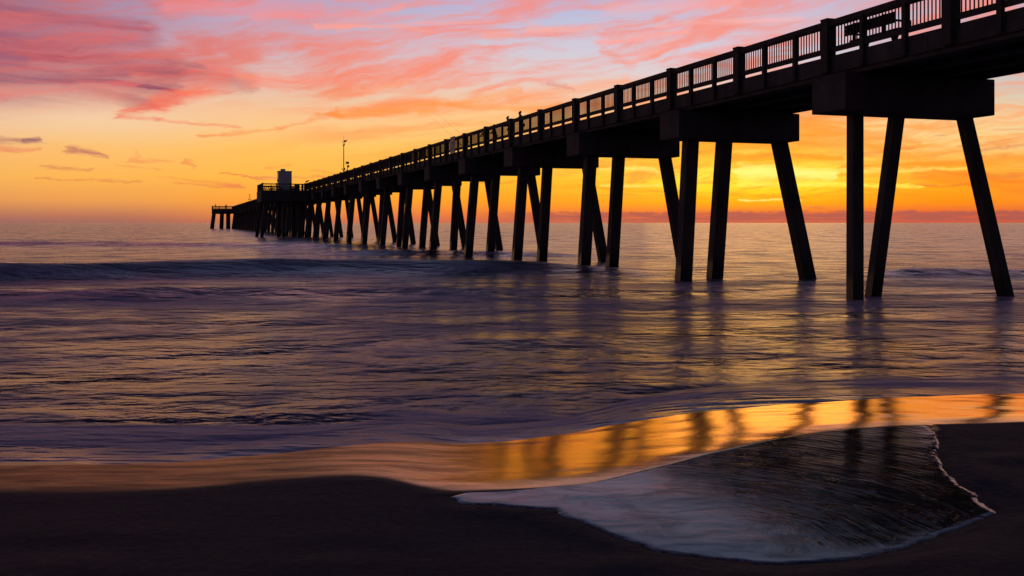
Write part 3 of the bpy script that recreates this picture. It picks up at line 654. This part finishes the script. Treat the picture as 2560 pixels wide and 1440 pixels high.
# people: one continuous skinned body each, clothes and hair as children
def skinned(name, pts, edges, rad, m, parent, sub=1):
    me = bpy.data.meshes.new(name); me.from_pydata([Vector(p) for p in pts], edges, []); me.materials.append(m)
    o = bpy.data.objects.new(name, me); COL.objects.link(o)
    md = o.modifiers.new('skin', 'SKIN'); sv_ = me.skin_vertices[0].data if me.skin_vertices else None
    if sv_ is None:
        bpy.context.view_layer.objects.active = o
        me.attributes.new if False else None
    return o, md
def limb_mesh(chains, name, m, parent, merge=True):
    """skin modifier grown from joint chains; chains = list of [(point, radius)...] sharing joints by position"""
    pts, rad, edges, idx = [], [], [], {}
    for ch in chains:
        prev = None
        for p, r in ch:
            key = tuple(round(c, 4) for c in p)
            if key not in idx: idx[key] = len(pts); pts.append(p); rad.append(r)
            i = idx[key]
            if prev is not None: edges.append((prev, i))
            prev = i
    me = bpy.data.meshes.new(name); me.from_pydata(pts, edges, []); o = bpy.data.objects.new(name, me); COL.objects.link(o)
    o.modifiers.new('skin', 'SKIN')
    for i, r in enumerate(rad):
        r = r if isinstance(r, tuple) else (r, r)
        me.skin_vertices[0].data[i].radius = r; me.skin_vertices[0].data[i].use_root = (i == 0)
    sb = o.modifiers.new('sub', 'SUBSURF'); sb.levels = 1; sb.render_levels = 1
    dg = bpy.context.evaluated_depsgraph_get(); ev = bpy.data.meshes.new_from_object(o.evaluated_get(dg))
    bpy.data.objects.remove(o); ev.materials.clear(); ev.materials.append(m)
    for q in ev.polygons: q.use_smooth = True
    ev.name = name
    return place(name, ev, parent)
def person(v, u, rz, lab, H=1.72, shirt='shirt_dark', lean=.12, arms='rail'):
    r = on_pier('person', v, u, rz=rz); tag(r, lab, 'person')
    k = H/1.75; lx = lean
    s = lambda x, y, z: (x*k, y*k, z*k)
    pel, chest, neck = s(0, 0, .95), s(lx*.7, 0, 1.33), s(lx, 0, 1.50)
    head0, head1 = s(lx+.02, 0, 1.60), s(lx+.03, 0, 1.70)
    body = [[(pel, (.13*k, .11*k)), (s(lx*.35, 0, 1.12), (.12*k, .10*k)), (chest, (.15*k, .11*k)), (neck, .055*k), (head0, .075*k), (head1, .078*k)]]
    cl, tr = [], []
    cl.append([(s(0, 0, .93), (.15*k, .13*k)), (s(lx*.35, 0, 1.12), (.14*k, .12*k)), (chest, (.17*k, .125*k)), (s(lx*.9, 0, 1.45), .08*k)])
    for sd in (-1, 1):
        st = .10*sd
        hip, kn, an, toe = s(0, .09*sd, .90), s(.02+.03*sd, .11*sd, .50), s(-.02+.03*sd, .12*sd, .09), s(.16+.03*sd, .14*sd, .04)
        body.append([(pel, .12*k), (hip, .085*k), (kn, .055*k), (an, .036*k), (toe, .035*k)])
        tr.append([(s(0, 0, .97), (.135*k, .125*k)), (hip, .10*k), (kn, .068*k), (s(-.02+.03*sd, .12*sd, .12), .055*k)])
        sh = s(lx*.85, .19*sd, 1.42)
        el, wr = (s(lx+.16, .24*sd, 1.18), s(lx+.36, .16*sd, 1.13)) if arms == 'rail' else (s(lx+.05, .24*sd, 1.13), s(lx+.25, .10*sd, 1.10))
        body.append([(chest, .12*k), (sh, .052*k), (el, .038*k), (wr, .026*k)])
        cl.append([(chest, (.17*k, .125*k)), (sh, .068*k), (el, .052*k), (tuple(np.array(el)*.2+np.array(wr)*.8), .042*k)])
        palm = (wr[0]+.07*k, wr[1], wr[2]-.005)
        body[-1].append((palm, .030*k))
        for fi in range(4):
            oy = (fi-1.5)*.021*k; ln = (.070, .078, .074, .058)[fi]*k
            body.append([(palm, .030*k), (((palm[0]+ln*.55), palm[1]+oy, palm[2]-.008), .009*k), ((palm[0]+ln, palm[1]+oy, palm[2]-.03), .008*k)])
        body.append([((wr[0], wr[1], wr[2]), .026*k), ((wr[0]+.045*k, wr[1]-.04*sd*k, wr[2]-.01), .010*k), ((wr[0]+.08*k, wr[1]-.045*sd*k, wr[2]-.03), .009*k)])
    # nose so the head has a facing
    body.append([(head0, .075*k), (s(lx+.125, 0, 1.605), .013*k)])
    limb_mesh(body, 'body', M['skin'], r)
    limb_mesh(cl, 'jacket', M[shirt], r); limb_mesh(tr, 'trousers', M['denim'], r)
    limb_mesh([[(s(lx-.035, 0, 1.60), .072*k), (s(lx-.01, 0, 1.69), .083*k), (s(lx+.02, 0, 1.745), .07*k)]], 'hair', M['hair'], r)
    return r
person(17.55, 50.9, pi, 'person in a dark jacket leaning on the mid-pier railing, nearer of the pair', 1.60, 'shirt_dark')
person(17.60, 53.2, pi, 'person in a red jacket standing at the rail just beyond the nearer figure', 1.56, 'shirt_red', arms='hold')
person(17.9, 56.8, pi-.6, 'person half hidden behind the railing pickets beside a picnic bench', 1.45, 'shirt_dark', arms='hold')
person(18.1, 59.5, pi+.5, 'person behind the railing close to the notice board', 1.42, 'shirt_red')
person(11.3, 345.2, pi, 'person standing at the outer corner of the far pier end', 1.85, 'shirt_dark')
person(14.6, 345.4, -pi/2, 'stocky person standing mid-way along the far end railing', 1.78, 'shirt_red', arms='hold')
for i, (v, u, dx_, lab) in enumerate(((17.2, 61.5, -.55, 'thin fishing rod leaning over the rail above the notice board'), (17.2, 59.6, -.55, 'thin fishing rod leaning over the rail right of the notice board'))):
    rd = on_pier('fishing_rod', v, u, EYE+4.9); tag(rd, lab, 'fishing rod', 'fishing rods leaning on the rail')
    MB().tube((0, 0, 0), (-.3, .5, .45), .014, .012).build('handle', M['dark'], rd)
    MB().tube((-.3, .5, .45), (-1.5, 2.6, 2.1), .005, .002).build('blank', M['dark'], rd)
    MB().tube((-.14, .2, .18), (-.14, .2, .10), .04).build('reel', M['metal'], rd)
